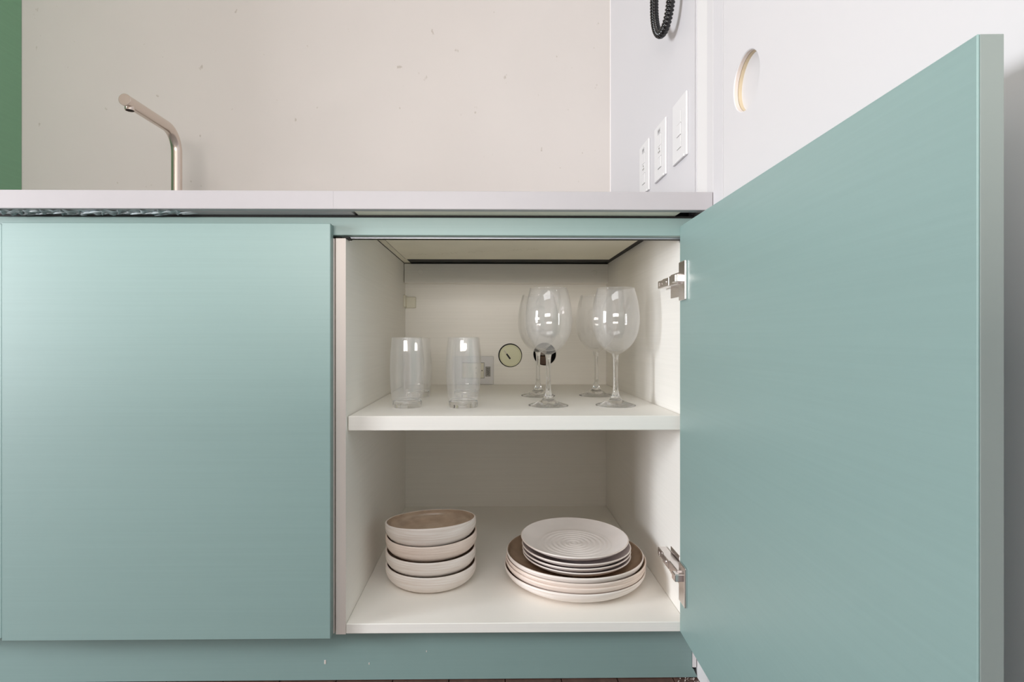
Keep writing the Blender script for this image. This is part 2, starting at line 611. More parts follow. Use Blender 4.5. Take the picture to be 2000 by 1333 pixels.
# corner bracket cap on the left
b0 = P(792.4, 580, 1.549)
b1 = P(812, 602, 1.549)
bm = bmesh.new()
bbox(bm, b0.x - 0.001, b1.x, YB - 0.010, YB, b1.z, b0.z, 0.0025, 3)
bbox(bm, XI0, XI0 + 0.006, YB - 0.035, YB - 0.004, b1.z + 0.001, b0.z + 0.003, 0.002, 2)
cb = finish('corner_bracket', bm, M['cream_plastic'], oc, smooth=False)
# shelf
box('shelf', XI0 + 0.0012, XI1 - 0.0012, 0.010, YB - 0.001, H - 0.1300 - 0.0238, H - 0.1300, M['melamine'], oc, bevel=0.0008)
# batten under the slab at the left, and black strips painted in for shade at the joints
box('batten', XI0 + 0.0008, -0.2182, 0.034, YB - 0.001, Z_CASE + 0.0008, Z_SLAB - 0.0006, M['substrate'], oc, bevel=0.0003)
box('joint_shade_strip', XI0 - 0.0002, XI0 + 0.0007, 0.034, YB - 0.03, Z_CASE - 0.0004, Z_CASE + 0.002, M['ink'], oc, bevel=0)
box('joint_shade_strip', -0.2180, -0.2167, 0.034, YBB_, Z_APRON + 0.0006, Z_SLAB - 0.0004, M['ink'], oc, bevel=0)
box('joint_shade_strip', 0.3054, XO1, 0.034, YB, Z_CASE + 0.0002, Z_SLAB - 0.0002, M['black'], oc, bevel=0)
box('joint_shade_strip', -0.2180, 0.3053, 1.440 - Z0, YB, Z_CASE + 0.0003, Z_SLAB - 0.0002, M['black'], oc, bevel=0)

# open door: hung at the right, a little short of square
hp = Vector((PX(1328, Z0), 0.0, 0.0))
dirv = Vector((-34.0 / F_PX, -1.0, 0)).normalized()
nrm = Vector((-dirv.y, dirv.x, 0))            # to the right
DW, DTH = 0.5862, 0.0157
if nrm.x < 0:
    nrm = -nrm


def door_pt(s, t, z):
    """s along the door from the hinge edge, t across its thickness from the inner face"""
    p = hp + dirv * s + nrm * t
    return Vector((p.x, p.y, z))


def door_box(bm, s0, s1, t0, t1, z0, z1, bevel):
    vs = bbox(bm, s0, s1, t0, t1, z0, z1, bevel)
    return bm


def to_door(bm):
    for v in bm.verts:
        v.co = door_pt(v.co.x, v.co.y, v.co.z)


bm = bmesh.new()
door_box(bm, 0.0, DW - 0.0008, 0.0, DTH, DB, DT, 0.0007)
to_door(bm)
od = finish('door', bm, M['teal'], oc)
bm = bmesh.new()
door_box(bm, DW - 0.0008, DW, 0.0012, DTH - 0.0004, DB + 0.0006, DT - 0.0006, 0.0003)
to_door(bm)
e = finish('edge_band', bm, M['teal_edge'], od)
e['label'] = 'greyish edge strip'

# hinges
for (py, zc, zb) in ((549, 0.903, 0), (1141, 0.903, 1)):
    z = PZ(py, 0.905)
    bm = bmesh.new()
    bbox(bm, 0.006, 0.0375, -0.0042, 0.0, z - 0.0315, z + 0.0315, 0.0015, 2)      # flange on the door's face
    to_door(bm)
    hg = finish('hinge', bm, M['chrome'], oc)
    # knuckle between flange and arm
    bm = bmesh.new()
    za = z + (0.004 if zb == 0 else 0.010)
    bbox(bm, XI1 - 0.019, XI1 - 0.004, -0.012, 0.030, za - 0.0085, za + 0.0085, 0.0015, 2)
    bbox(bm, XI1 - 0.026, XI1 - 0.012, -0.022, -0.006, za - 0.0062, za + 0.0062, 0.0015, 2)
    finish('knuckle', bm, M['chrome'], hg)
    bm = bmesh.new()
    bbox(bm, XI1 - 0.0195, XI1 - 0.003, 0.031, 0.064, za - 0.0072, za + 0.0072, 0.001, 2)
    bbox(bm, XI1 - 0.0175, XI1 - 0.002, 0.0642, 0.098, za - 0.0068, za + 0.0068, 0.0012, 2)
    for yy in (0.045, 0.082):
        b2 = bmesh.new()
        lathe_bm([(0, 0.0), (0.0035, 0.0), (0.0035, 0.0012), (0.0012, 0.0012), (0.0012, 0.0004), (0, 0.0004)], 16, bm=b2)
        bmesh.ops.transform(b2, matrix=Matrix.Translation((XI1 - 0.0192, yy, za)) @ Matrix.Rotation(R(-90), 4, 'Y'), verts=b2.verts)
        tmp = bpy.data.meshes.new('tmp')
        b2.to_mesh(tmp)
        b2.free()
        bm.from_mesh(tmp)
        bpy.data.meshes.remove(tmp)
    finish('arm', bm, M['chrome'], hg)
    bm = bmesh.new()
    bbox(bm, XI1 - 0.0015, XI1, 0.028, 0.075, z - 0.004 - 0.018, za + 0.016, 0.0005, 1)
    finish('mounting_plate', bm, M['chrome'], hg)

# ---------------------------------------------------------------- rail, plinth
XL = -1.30
rl = thing('fascia_rail', 'green rail running under the counter above the open cabinet', 'rail', (0, 0, H + 0.18))
rz0, rz1 = PZ(460.3, Z0), PZ(425.5, Z0)
rx1 = XO1 + 0.002
box('board', XL, rx1, 0.0002, 0.018, rz0, rz1, M['teal'], rl, bevel=0.0008)
box('metal_strip', XI0 + 0.001, rx1 - 0.012, 0.0181, 0.0192, rz0 - 0.0020, rz0 + 0.006, M['alu'], rl, bevel=0)
box('gap_shade_strip', XI0 + 0.0002, rx1 - 0.012, 0.0193, 0.033, rz0 - 0.0021, Z_APRON - 0.0004, M['black'], rl, bevel=0)  # black box standing in for the dark gap behind the metal strip
box('gap_shade_strip', XL, XS - 0.003, 0.003, 0.016, rz1 + 0.0001, Z_APRON - 0.0004, M['black'], rl, bevel=0)  # black strip painted in for the unlit gap over the rail
bm = bmesh.new()
bbox(bm, XI0 - 0.0005, XI0 + 0.006, -0.0006, 0.02, rz0 - 0.0060, rz0 - 0.0024, 0.001, 1)
finish('end_clip', bm, M['black'], rl)

pl = thing('plinth', 'green plinth board along the floor under both cabinets', 'plinth', (0, 0.03, 0))
PY = 0.950 - Z0
bm = bmesh.new()
zt, zn = Z_UNDER + 0.004, PZ(1309, 0.95)
prof = [(XL, 0.0012), (PX(1362, .95), 0.0012), (PX(1354.5, .95), zn - 0.0012), (PX(1351.6, .95), zn), (PX(1351.6, .95), zt), (XL, zt)]
f = bm.faces.new([bm.verts.new((x, PY, z)) for x, z in prof])
r = bmesh.ops.extrude_face_region(bm, geom=[f])
bmesh.ops.translate(bm, verts=[v for v in r['geom'] if isinstance(v, bmesh.types.BMVert)], vec=(0, 0.016, 0))
finish('board', bm, M['teal'], pl)
box('end_strip', PX(1352.2, .95), XS - 0.0006, PY + 0.0002, PY + 0.012, zn + 0.0012, zt, M['edge'], pl, bevel=0.0003)
for (cx, cy, s) in ((635, 1294, 0.0034), (721, 1297, 0.0018), (833, 1273, 0.0014)):
    c = P(cx, cy, 0.95)
    bm = bmesh.new()
    bbox(bm, c.x - s * .45, c.x + s * .45, PY - 0.0004, PY + 0.001, c.z - s, c.z + s, 0.0003)
    finish('chip', bm, M['crumb'], pl)

# ---------------------------------------------------------------- countertop
ct = thing('countertop', 'white quartz countertop with thick front edge, ending at the white side wall', 'countertop', (0, 0.3, Z_SLAB))
xs = PX(651, 0.88)
xr = PX(1393, 0.88)
for (a, b) in ((XT - 0.45, xs - 0.00008), (xs + 0.00008, xr)):
    bm = bmesh.new()
    # L section: slab plus a deeper front apron
    sec = [(YC, Z_TOP), (YC, Z_APRON), (YC + 0.018, Z_APRON), (YC + 0.018, Z_SLAB), (YW - 0.001, Z_SLAB), (YW - 0.001, Z_TOP)]
    if b > XS - 0.0005:      # the last few millimetres pass in front of the wardrobe's side board
        b_in = XS - 0.0012
    else:
        b_in = b
    f = bm.faces.new([bm.verts.new((a, y, z)) for y, z in sec])
    r = bmesh.ops.extrude_face_region(bm, geom=[f])
    bmesh.ops.translate(bm, verts=[v for v in r['geom'] if isinstance(v, bmesh.types.BMVert)], vec=(b_in - a, 0, 0))
    bmesh.ops.recalc_face_normals(bm, faces=bm.faces)
    es = [e for e in bm.edges if e.calc_length() > 0.2]
    bmesh.ops.bevel(bm, geom=es, offset=0.0012, segments=2, profile=0.5, affect='EDGES')
    finish('slab', bm, M['quartz'], ct)
# boards under the slab: a cream one over the open cabinet, a grey strip further left
XB0, XB1, YBB = -0.2165, 0.3048, 1.438 - Z0
box('underside_board', XB0, XB1, YC + 0.0145, YBB, Z_APRON - 0.0002, Z_SLAB - 0.0003, M['substrate'], ct, bevel=0.0003)
box('underside_board', XT - 0.1, -0.2225, YC + 0.0185, 0.0300, Z_APRON, Z_SLAB - 0.0003, M['grey_board'], ct, bevel=0.0003)
# faint pencil writing on that board (too faint to read)
bm = bmesh.new()
rng = random.Random(3)
zw = Z_APRON - 0.0004


def ceil_pt(px, py):
    k = (zw - H) * F_PX / (CY - py)
    return P(px, py, k)


x = 800.0
while x < 1150:
    wl = rng.uniform(26, 60)
    x2 = min(x + wl, 1150)
    q = x
    while q < x2:
        y = 498 - (q - 800) * 0.045
        w = rng.uniform(2.0, 4.5)
        h1, h2 = rng.uniform(-2.2, 2.2), rng.uniform(-2.2, 2.2)
        p0, p1 = ceil_pt(q, y + h1), ceil_pt(q + w, y + h2)
        d = (p1 - p0)
        s = Vector((-d.y, d.x, 0)).normalized() * 0.0005
        bm.faces.new([bm.verts.new(v) for v in (p0 - s, p1 - s, p1 + s, p0 + s)])
        q += w
    x = x2 + rng.uniform(7, 22)
finish('pencil_writing', bm, M['pencil'], ct, recalc=False)['kind'] = 'stuff'
# ragged sealant smeared along the underside at the left
bm = bmesh.new()
rng = random.Random(11)
xa, xb = PX(-6, 0.9), PX(356, 0.9)
nseg = 150
rows = []
for i in range(nseg + 1):
    t = i / nseg
    x = xa + (xb - xa) * t
    amp = 0.5 + 0.5 * math.sin(t * 23 + 1.3 * math.sin(t * 57))
    th = 0.0030 + 0.0042 * amp * (1 - 0.5 * t) + rng.uniform(-.0008, .0008)
    yo = rng.uniform(-0.0016, 0.0016)
    row = []
    for j in range(6):
        u = j / 5
        y = YC + 0.0100 + u * 0.030 + yo * (1 - u) + 0.0022 * math.sin(t * 90 + u * 5)
        z = Z_APRON + 0.0006 - 0.62 * th * math.sin(math.pi * min(1.0, 0.10 + u * 0.9)) * (1.0 + 0.6 * math.sin(t * 140 + u * 9))
        row.append(bm.verts.new((x + 0.003 * math.sin(u * 4 + t * 60), y, z)))
    rows.append(row)
for a, b in zip(rows, rows[1:]):
    for j in range(5):
        bm.faces.new((a[j], a[j + 1], b[j + 1], b[j]))
for i in range(46):                                            # torn curls
    t = rng.random() ** 1.15
    x = xa + (xb - xa) * t
    L, w = rng.uniform(0.008, 0.026), rng.uniform(0.0010, 0.0022)
    y = YC + rng.uniform(0.014, 0.036)
    z = Z_APRON - 0.0012 - rng.uniform(0, 0.0030)
    pts = []
    for k in range(5):
        u = k / 4
        pts.append(Vector((x + L * u, y - 0.002 * math.sin(u * 3), z + L * 0.12 * u - 0.001 * u * u)))
    tube_bm(pts, [w * 0.2, w * 0.8, w, w * 0.7, w * 0.15], 6, bm)
finish('sealant', bm, M['sealant'], ct, smooth=True)['kind'] = 'stuff'

# ---------------------------------------------------------------- faucet
fx, fy = PX(345, 1.50), 1.50 - Z0
fa = thing('faucet', 'slim nickel faucet with straight spout on the counter', 'faucet', (fx, fy, Z_TOP))
hz = PZ(262, 1.50)
ye = 1.265 - Z0
rf = 0.0132
ex = PX(243.5, 1.265)
ez = PZ(198.5, 1.265)
path = [Vector((fx, fy, Z_TOP + 0.0005)), Vector((fx, fy, Z_TOP + 0.12))]
br = 0.055
dirs = (Vector((ex, ye, ez)) - Vector((fx, fy, hz)))
dn = dirs.normalized()
for i in range(15):
    a = (math.pi / 2) * i / 14
    c = Vector((fx, fy, hz)) - Vector((0, 0, br)) + dn * br
    path.append(c + Vector((0, 0, 1)) * br * math.sin(a) - dn * br * math.cos(a))
path.append(Vector((ex, ye, ez)))
bm = tube_bm(path, rf, 32, caps=False)
finish('spout', bm, M['nickel'], fa, smooth=True)
bm = bmesh.new()
lathe_bm([(rf, -0.002), (rf, 0.0004), (rf - 0.0006, 0.001), (0, 0.001)], 32, bm=bm)
q = (-dn)
rot = Vector((0, 0, 1)).rotation_difference(dn).to_matrix().to_4x4()
bmesh.ops.transform(bm, matrix=Matrix.Translation((ex, ye, ez)) @ rot, verts=bm.verts)
finish('end_cap', bm, M['nickel'], fa, smooth=False)
bm = bmesh.new()
lathe_bm([(0.0102, 0.0), (0.0102, -0.0175), (0.0088, -0.0175), (0.0088, -0.012), (0, -0.012)], 28, bm=bm)
bmesh.ops.transform(bm, matrix=Matrix.Translation(Vector((ex, ye, ez)) - dn * 0.020), verts=bm.verts)
ae = finish('aerator', bm, M['nickel'], fa, smooth=False)
bm = bmesh.new()
lathe_bm([(0.0087, -0.0135), (0, -0.0135)], 24, bm=bm)
bmesh.ops.transform(bm, matrix=Matrix.Translation(Vector((ex, ye, ez)) - dn * 0.020), verts=bm.verts)
finish('mesh_screen', bm, M['black'], ae)
bm = bmesh.new()
lathe_bm([(rf + 0.0005, 0.006), (0.022, 0.005), (0.0235, 0.002), (0.0235, 0.0)], 32, bm=bm)
bmesh.ops.transform(bm, matrix=Matrix.Translation((fx, fy, Z_TOP)), verts=bm.verts)
finish('base_ring', bm, M['nickel'], fa, smooth=True)

# ---------------------------------------------------------------- switch plates on the side wall
GS = 'switch and socket plates above the counter'
zc_sw = H + 0.383


def plate(ynear, label, kind):
    t = thing('switch_plate' if kind == 0 else 'socket_plate', label, 'switch' if kind == 0 else 'socket', (XS, ynear + 0.0375, zc_sw - 0.057), GS)
    x = XS
    y0, y1 = ynear, ynear + 0.075
    z0, z1 = zc_sw - 0.057, zc_sw + 0.057
    box('plate', x - 0.0040, x, y0, y1, z0, z1, M['white_plastic'], t, bevel=0.0014, seg=2)
    # lip that lifts the plate's lower edge
    bm = bmesh.new()
    bbox(bm, x - 0.0054, x - 0.003, y0 + 0.010, y1 - 0.004, z0 - 0.0002, z0 + 0.005, 0.0012, 2)
    finish('lower_lip', bm, M['white_plastic'], t)
    ym = (y0 + y1) / 2
    if kind == 0:
        segs = [(-0.0335, -0.0115), (-0.0105, 0.0105), (0.0115, 0.0335)]
    else:
        segs = [(-0.0335, -0.0115), (-0.0105, 0.0115), (0.0125, 0.0335)]
    for i, (a, b) in enumerate(segs):
        out = 0.0056 if i == (1 if kind == 0 else 0) else 0.0049
        md = box('module', x - out, x - 0.002, ym - 0.011, ym + 0.011, zc_sw + a - 0.001, zc_sw + b - 0.001, M['white_plastic'], t, bevel=0.0006, seg=2)
        if kind and i == 1:
            for dy, dz in ((0, 0.005), (-0.004, -0.002), (0.004, -0.002)):
                bm = bmesh.new()
                lathe_bm([(0.0021, 0.0004), (0.0016, 0.0004), (0.0016, -0.0), (0, -0.0)], 14, bm=bm)
                bmesh.ops.transform(bm, matrix=Matrix.Translation((x - out - 0.0001, ym + dy, zc_sw + (a + b) / 2 + dz)) @ Matrix.Rotation(R(-90), 4, 'Y'), verts=bm.verts)
                finish('pin_hole', bm, M['label_grey'], md)
    fr = bmesh.new()                                  # fine shadow gap round the modules
    za, zb = zc_sw - 0.0353, zc_sw + 0.0333
    bbox(fr, x - 0.00412, x - 0.003, ym - 0.0119, ym - 0.0112, za, zb, 0)
    bbox(fr, x - 0.00412, x - 0.003, ym - 0.0119, ym + 0.0119, za, za + 0.0007, 0)
    bbox(fr, x - 0.00412, x - 0.003, ym - 0.0112, ym + 0.0112, zc_sw - 0.0124, zc_sw - 0.0118, 0)
    bbox(fr, x - 0.00412, x - 0.003, ym - 0.0112, ym + 0.0112, zc_sw + 0.0098, zc_sw + 0.0104, 0)
    finish('module_gap', fr, M['label_grey'], t)
    if kind:
        lb = box('voltage_label', x - 0.0045, x - 0.0037, ym - 0.0065, ym + 0.0125, zc_sw + 0.0365, zc_sw + 0.0475, M['label_pale'], t, bevel=0)
        bm = text_bm('220V', 0.0072)
        # text lies in the side wall's plane, read from the room
        mtx = Matrix.Translation((x - 0.00462, ym + 0.003, zc_sw + 0.042)) @ Matrix(((0, 0, -1, 0), (-1, 0, 0, 0), (0, 1, 0, 0), (0, 0, 0, 1)))
        bmesh.ops.transform(bm, matrix=mtx, verts=bm.verts)
        finish('lettering', bm, M['ink'], lb)
    return t


plate(0.9915 - Z0, 'white switch plate nearest the sliding door, without a printed label', 0)
plate(1.110 - Z0, 'white socket plate with grey label, middle of the three above the counter', 1)
plate(1.229 - Z0, 'white socket plate with grey label, deepest and lowest in view near the back wall', 1)

# ---------------------------------------------------------------- hanging black hose
hx = 0.3255
hb = P(1297, 72, 1.055)
zb_ = PZ(72, 1.055) + 0.0115
hs = thing('corrugated_hose', 'black corrugated hose hanging in a loop on the side wall', 'hose', (hx, 1.05 - Z0, zb_))
yA, yB2 = 1.098 - Z0, 1.016 - Z0
ctrl = []
ztop = zb_ + 0.42
n1 = 40
hw = (yA - yB2) / 2
ymid = (yA + yB2) / 2
hl = 0.070                                           # height of the bend
pts = []
for i in range(n1 + 1):
    pts.append(Vector((hx - 0.004, yA, ztop - (ztop - zb_ - hl) * i / n1)))
for i in range(1, 40):
    a = math.pi * i / 40
    pts.append(Vector((hx - 0.004 * math.cos(a) , ymid + hw * math.cos(a), zb_ + hl - hl * math.sin(a))))
for i in range(n1 + 1):
    pts.append(Vector((hx + 0.004, yB2, zb_ + hl + (ztop - zb_ - hl) * i / n1)))


def resample(pts, step):
    L = [0]
    for a, b in zip(pts, pts[1:]):
        L.append(L[-1] + (b - a).length)
    out, i, s = [], 0, 0.0
    while s < L[-1]:
        while L[i + 1] < s:
            i += 1
        t = (s - L[i]) / max(L[i + 1] - L[i], 1e-9)
        out.append(pts[i].lerp(pts[i + 1], t))
        s += step
    return out


pitch = 0.0062
rp = resample(pts, pitch / 6)
rad = [0.0056 + 0.0028 * (abs(math.sin(math.pi * i / 6)) ** 0.6) for i in range(len(rp))]
finish('tube', tube_bm(rp, rad, 18), M['hose'], hs, smooth=True)
box('wall_clip', hx - 0.02, XS, yB2 - 0.02, yA + 0.02, ztop - 0.004, ztop + 0.03, M['black'], hs, bevel=0.003, seg=2)

# ---------------------------------------------------------------- fittings on the cabinet's back panel
gc = thing('grommet_cap', 'round cream cap with dark ring on the cabinet back', 'cap', (hole_a.x, YB, hole_a.z))
RX = Matrix.Rotation(R(90), 4, 'X')


def back_lathe(name, prof, c, m, parent, n=48, smooth=False):
    bm = bmesh.new()
    lathe_bm(prof, n, bm=bm)
    bmesh.ops.transform(bm, matrix=Matrix.Translation(c) @ RX, verts=bm.verts)
    return finish(name, bm, m, parent, smooth=smooth)


back_lathe('disc', [(0, 0.0022), (0.0262, 0.0022), (0.0266, 0.0012), (0.0276, 0.0012), (0.0280, 0.0022), (0.0298, 0.0022), (0.0304, 0.0014), (0.0304, -0.010), (0, -0.010)],
           hole_a + Vector((0.0006, 0, -0.0006)), mat('green_white_cap', srgb(222, 222, 190), 0.4), gc)
back_lathe('dark_gap', [(0.0300, -0.004), (0.0331, -0.004), (0.0331, -0.014), (0.0300, -0.014)], hole_a, M['black'], gc)
bm = bmesh.new()
bbox(bm, -0.0085, 0.0085, -0.0012, 0, -0.0022, 0.0022, 0.0003)
bmesh.ops.transform(bm, matrix=Matrix.Translation(hole_a + Vector((-0.005, -0.0022, -0.003))) @ Matrix.Rotation(R(54), 4, 'Y'), verts=bm.verts)
finish('slot_mark', bm, M['ink'], gc)
bm = bmesh.new()
bbox(bm, -0.0075, 0.0075, -0.0004, 0, -0.0018, 0.0018, 0)
bmesh.ops.transform(bm, matrix=Matrix.Translation(hole_a + Vector((-0.0125, -0.0022, 0.0075))) @ Matrix.Rotation(R(54), 4, 'Y'), verts=bm.verts)
finish('faint_mark', bm, M['pencil'], gc)

pv = thing('pipe_sleeve', 'dark open pipe hole behind the left wine glasses', 'pipe', (hole_b.x, YB + 0.02, hole_b.z))
back_lathe('sleeve', [(0.0314, -0.003), (0.0314, -0.060), (0, -0.060)], hole_b, M['void'], pv)
back_lathe('pipe_end', [(0.0, -0.020), (0.010, -0.020), (0.0115, -0.022), (0.0115, -0.059)], hole_b + Vector((-0.004, 0, 0.006)), mat('grey_pipe', srgb(150, 138, 128), 0.5), pv, smooth=False)
bm = bmesh.new()
bbox(bm, hole_b.x - 0.012, hole_b.x + 0.006, YB + 0.018, YB + 0.05, hole_b.z - 0.031, hole_b.z - 0.006, 0.002)
finish('pipe_elbow', bm, mat('brown_pipe', srgb(92, 66, 44), 0.5), pv)

ox0, ox1 = PX(884, 1.559), PX(964, 1.559)
oz0, oz1 = PZ(751, 1.557), PZ(696, 1.557)
ok_ = thing('socket_plate', 'cream socket plate inside the cabinet, behind the right tumblers', 'socket', ((ox0 + ox1) / 2, YB, oz0), None)
box('plate', ox0, ox1, YB - 0.006, YB, oz0, oz1, M['white_plastic'], ok_, bevel=0.0015, seg=2)
md = box('module', PX(903, 1.553), PX(945, 1.553), YB - 0.0078, YB - 0.004, PZ(738.5, 1.553), PZ(709.5, 1.553), M['cream_plastic'], ok_, bevel=0.0008)
bm = bmesh.new()
fr = [(PX(902, 1.553), PX(946, 1.553), PZ(739.5, 1.553), PZ(738.6, 1.553)), (PX(902, 1.553), PX(946, 1.553), PZ(709.4, 1.553), PZ(708.4, 1.553)), (PX(945.2, 1.553), PX(946.1, 1.553), PZ(739.5, 1.553), PZ(708.5, 1.553))]
for (a, b, c, d) in fr:
    bbox(bm, a, b, YB - 0.0064, YB - 0.005, c, d, 0)
finish('module_gap', bm, M['label_grey'], ok_)
for (a, b) in ((941.5, 724), (930, 719), (930, 729)):
    c = P(a, b, 1.559)
    back_lathe('pin_hole', [(0, 0.0081), (0.0014, 0.0081), (0.0016, 0.0075)], Vector((c.x, YB, c.z)), M['ink'], md, 12)
lb = box('voltage_label', PX(948, 1.553), PX(958, 1.553), YB - 0.0068, YB - 0.0058, PZ(736, 1.553), PZ(716.5, 1.553), M['label_grey'], ok_, bevel=0)
bm = text_bm('220V', 0.0098)
c = P(953, 726, 1.553)
bmesh.ops.transform(bm, matrix=Matrix.Translation((c.x, YB - 0.0070, c.z)) @ RX @ Matrix.Rotation(R(-90), 4, 'Z'), verts=bm.verts)
finish('lettering', bm, M['ink'], lb)

# ---------------------------------------------------------------- glasses on the shelf
ZS = H - 0.1300
tum_out = smooth_profile([(0.0258, 0.0), (0.0272, 0.0035), (0.0286, 0.012), (0.0308, 0.032), (0.0324, 0.062), (0.0318, 0.095), (0.0288, 0.1300)], 5)
tum_in = smooth_profile([(0.0277, 0.1302), (0.0306, 0.095), (0.0312, 0.062), (0.0294, 0.032), (0.0266, 0.0165), (0.020, 0.0125), (0.0, 0.0118)], 5)
tum_prof = tum_out[4:] + [(0.0283, 0.1306)] + tum_in[:-8]
tum_base = [(0.0, 0.0020), (0.016, 0.0016), (0.0225, 0.0002)] + tum_out[:5] + [(0.0268, 0.0118), (0.0240, 0.0142), (0.020, 0.0128), (0.0, 0.0120)]


def copy_tree(o, loc, label, group=None):
    r = o.copy()
    link(r)
    r.location = loc
    r['label'] = label
    for ch in list(o.children):
        c = ch.copy()
        link(c, r)
        for g in ch.children:
            link(g.copy(), c)
    return r


def at_shelf(px, pyc, zs):
    z = (H - zs) * F_PX / (pyc - CY)
    v = P(px, pyc, z)
    return Vector((v.x, v.y, zs))


GT = 'clear tumblers on the shelf'
tl = [at_shelf(795.5, 795, ZS), at_shelf(815, 774.5, ZS), at_shelf(905, 795, ZS), at_shelf(911, 774.5, ZS)]
tn = ['clear barrel tumbler at the front left end of the shelf',
      'clear tumbler half hidden behind the leftmost front tumbler',
      'clear barrel tumbler at the front, beside the cabinet socket plate',
      'clear tumbler at the back, hidden behind the front tumbler beside the socket']
t0 = thing('tumbler', tn[0], 'tumbler', tl[0], GT)
lathe('glass_wall', tum_prof, M['thin_glass'], t0, 72)
lathe('glass_base', tum_base, M['glass'], t0, 72)
for l, n_ in zip(tl[1:], tn[1:]):
    copy_tree(t0, l, n_)

GW = 'wine glasses on the shelf'
bowl_out = smooth_profile([(0.0068, 0.0985), (0.0155, 0.1035), (0.0245, 0.1105), (0.0335, 0.1210), (0.0405, 0.1350), (0.0440, 0.1495), (0.0452, 0.1640), (0.0443, 0.1820), (0.0412, 0.2020), (0.0352, 0.2245)], 5)
bowl_in = smooth_profile([(0.0343, 0.2247), (0.0403, 0.2020), (0.0434, 0.1820), (0.0443, 0.1640), (0.0431, 0.1500), (0.0395, 0.1358), (0.0324, 0.1220), (0.0232, 0.1120), (0.0120, 0.1060), (0.0, 0.1040)], 5)
bowl_prof = [(0.0, 0.0985)] + bowl_out + [(0.0348, 0.2250)] + bowl_in
stem_prof = [(0, 0.0150)] + smooth_profile([(0.0098, 0.0150), (0.0072, 0.0200), (0.0052, 0.0290), (0.0044, 0.0450), (0.0043, 0.0700), (0.0047, 0.0880), (0.0066, 0.0983)], 5) + [(0, 0.0983)]
foot_prof = [(0, 0.0012), (0.030, 0.0004), (0.0372, 0.0)] + smooth_profile([(0.0380, 0.0012), (0.0365, 0.0024), (0.0290, 0.0046), (0.0200, 0.0078), (0.0130, 0.0115), (0.0099, 0.0148)], 5) + [(0, 0.0148)]
wl = [at_shelf(1071, 793, ZS), at_shelf(1051, 773.8, ZS), at_shelf(1202.5, 793, ZS), at_shelf(1164.5, 773.4, ZS)]
wn = ['clear wine glass at the front, standing before the dark pipe hole',
      'clear wine glass behind the front left wine glass, mostly covered by it',
      'clear wine glass at the front nearest the open door and hinge',
      'clear wine glass at the back, between the two front wine glasses']
w0 = thing('wine_glass', wn[0], 'wine glass', wl[0], GW)
lathe('bowl', bowl_prof, M['thin_glass'], w0, 72)
lathe('stem', stem_prof, M['glass'], w0, 32)
lathe('foot', foot_prof, M['glass'], w0, 64)
for l, n_ in zip(wl[1:], wn[1:]):
    copy_tree(w0, l, n_)

# ---------------------------------------------------------------- bowls
GB = 'stoneware bowls stacked on the cabinet floor'
bc = Vector((PX(842.5, 1.096), 1.096 - Z0, Z_BOT))
b_out = smooth_profile([(0.0610, 0.0), (0.0700, 0.0018), (0.0792, 0.0080), (0.0850, 0.0155), (0.0875, 0.0240), (0.0874, 0.0342)], 5)
b_in = smooth_profile([(0.0838, 0.0342), (0.0834, 0.0250), (0.0800, 0.0160), (0.0720, 0.0095), (0.050, 0.0070), (0.0, 0.0066)], 5)
bowl_specs = [
    ('lowest stoneware bowl of the stack, standing on the cabinet floor', 0.0, 'stone', (0.0, 0.0), (0.0, 0.0), 1.0, 0.0, 1.0),
    ('third stoneware bowl from the top, pale with turning lines', 0.0267, 'stone', (0.0, -0.5), (-0.0005, 0.0), 0.995, 0.0, 1.0),
    ('second stoneware bowl from the top, slightly pinker than the others', 0.0562, 'stone_pink', (0.5, -1.7), (0.0012, 0.001), 1.008, 0.0, 1.0),
    ('topmost stoneware bowl with brown glazed inside showing', 0.0822, 'stone', (0.8, -2.5), (0.0005, 0.0), 1.0, 0.0100, 0.95),
]
for (lab, dz, mt, (tx, ty), (ox, oy), sc, wave, hs_) in bowl_specs:
    t = thing('stoneware_bowl', lab, 'bowl', bc + Vector((ox, oy, dz)), GB)
    dsp = (lambda r, a, z, w=wave: -w * max(0.0, z - 0.006) / 0.029 * math.sin(a)) if wave else None   # uneven hand-thrown rim
    wall = [(0, 0.0015), (0.052, 0.0015)] + b_out + [(0.0869, 0.0353), (0.0856, 0.0358), (0.0843, 0.0353)]
    lathe('wall', [(r * sc, z * hs_) for r, z in wall], M[mt], t, 96, disp=dsp)
    lathe('glazed_inside', [(r * sc, z * hs_) for r, z in [(0.0843, 0.0353)] + b_in], M['glaze_in'], t, 96, disp=dsp)
    t.rotation_euler = (R(tx), R(ty), 0)

# ---------------------------------------------------------------- plates
GP1, GP2 = 'large stoneware plates in the plate stack', 'small stoneware plates on top of the plate stack'
pc = Vector((PX(1121, 1.092), 1.092 - Z0, Z_BOT))
p_out = smooth_profile([(0.0880, 0.0), (0.1010, 0.0012), (0.1130, 0.0056), (0.1245, 0.0125), (0.1308, 0.0195), (0.1335, 0.0262)], 5)
p_in = smooth_profile([(0.1296, 0.0270), (0.1262, 0.0215), (0.1190, 0.0155), (0.1080, 0.0098), (0.0960, 0.0060), (0.07, 0.0050), (0.0, 0.0050)], 5)
big = [
    ('lowest large stoneware plate of the stack, resting on the cabinet floor', 0.0, (0, 0), (0, 0), 1.015, 'stone'),
    ('second large stoneware plate from the bottom of the plate stack', 0.0095, (0, 0.5), (0.0005, 0), 1.005, 'stone_pink'),
    ('third large stoneware plate from the bottom of the plate stack', 0.0175, (0, 0.1), (0.002, 0), 1.005, 'stone_pink'),
    ('uppermost large plate with dark brown glazed inside under the small plates', 0.0260, (0, 0.3), (0.0, 0), 0.985, 'stone'),
]
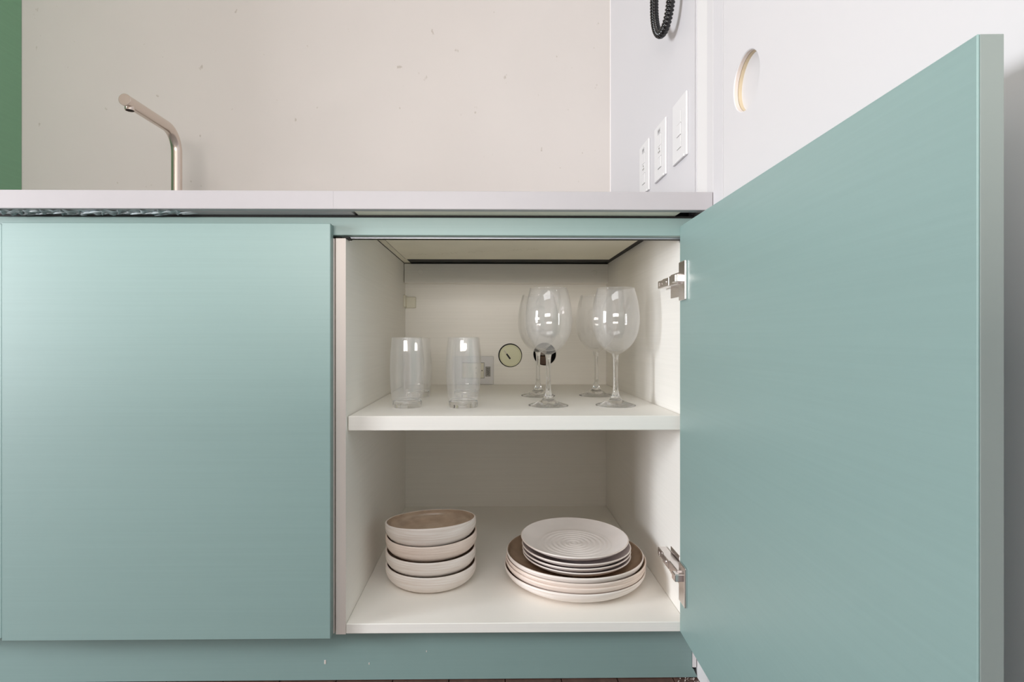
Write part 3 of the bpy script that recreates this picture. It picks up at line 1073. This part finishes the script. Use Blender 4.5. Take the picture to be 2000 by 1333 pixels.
for (lab, dz, (tx, ty), (ox, oy), sc, mt) in big:
    t = thing('dinner_plate', lab, 'plate', pc + Vector((ox, oy, dz)), GP1)
    body = [(0, 0.001), (0.084, 0.001)] + p_out + [(0.1334, 0.0278), (0.1316, 0.0285)]
    lathe('underside', [(r * sc, z) for r, z in body], M[mt], t, 112)
    lathe('glazed_top', [(r * sc, z) for r, z in [(0.1316, 0.0285), (0.1301, 0.0278)] + p_in], M['glaze_dark'], t, 112)
    t.rotation_euler = (R(tx), R(ty), 0)
s_out = smooth_profile([(0.0600, 0.0), (0.0700, 0.0010), (0.0840, 0.0062), (0.0960, 0.0125), (0.1030, 0.0178)], 5)


def ripple(r, a, z):
    """spiral throwing rings on the plate's face"""
    if r > 0.072 or z < 0.001:
        return 0
    k = min(1.0, r / 0.006) * min(1.0, (0.072 - r) / 0.010)
    return 0.0008 * k * math.sin(2 * math.pi * r / 0.0098 - a)


def small_top(rings):
    tp = [(0.1018, 0.0202), (0.1006, 0.0192), (0.0960, 0.0162), (0.0880, 0.0118), (0.0780, 0.0080), (0.0740, 0.0070)]
    tp = smooth_profile(tp, 4)
    n = 60 if rings else 6
    tp += [(0.0735 * (1 - i / n), 0.0068 - 0.0010 * (i / n)) for i in range(n)] + [(0.0, 0.0058)]
    return tp


base_s = 0.0260 + 0.0060
small = [
    ('lowest small plate, nested in the brown-glazed large plate', 0.0000, (0, 0.4), (0.004, -0.001), 1.0, False),
    ('third small plate from the top of the plate stack', 0.0076, (0, -0.2), (0.004, 0), 1.005, False),
    ('second small plate from the top, greyish inside, just under the tilted one', 0.0160, (0, 0.3), (0.0035, 0), 1.01, False),
    ('topmost small plate with spiral throwing rings on its face', 0.0300, (1.5, 0.1), (0.0005, 0.001), 1.0, True),
]
M['lavender'] = mat('grey_white_glaze', srgb(206, 196, 198), 0.3, var=0.08, vscale=(20, 20, 20))
for (lab, dz, (tx, ty), (ox, oy), sc, rings) in small:
    t = thing('side_plate', lab, 'plate', pc + Vector((ox, oy, base_s + dz)), GP2)
    body = [(0, 0.001), (0.056, 0.001)] + s_out + [(0.1040, 0.0192), (0.1032, 0.0202), (0.1018, 0.0202)]
    lathe('underside', [(r * sc, z) for r, z in body], M['stone'], t, 112)
    lathe('glazed_top', [(r * sc, z) for r, z in small_top(rings)], M['plate_white'] if rings else M['lavender'], t, 112,
          disp=ripple if rings else None)
    t.rotation_euler = (R(tx), R(ty), 0)

# ---------------------------------------------------------------- crumbs of plaster on the floor by the plinth's end
bm = bmesh.new()
rng = random.Random(5)
for i in range(60):
    q = P(rng.triangular(1320, 1366, 1358), 1326, 0.945)
    s = rng.uniform(0.0003, 0.0010)
    m4 = Matrix.Translation((q.x, PY - rng.uniform(0.001, 0.03), s * 0.6)) @ Matrix.Rotation(rng.random() * 6, 4, 'Z')
    bmesh.ops.create_icosphere(bm, subdivisions=1, radius=s, matrix=m4)
tag(finish('debris', bm, M['crumb']), 'scatter of white plaster crumbs on the floor at the plinth end', 'debris', kind='stuff')
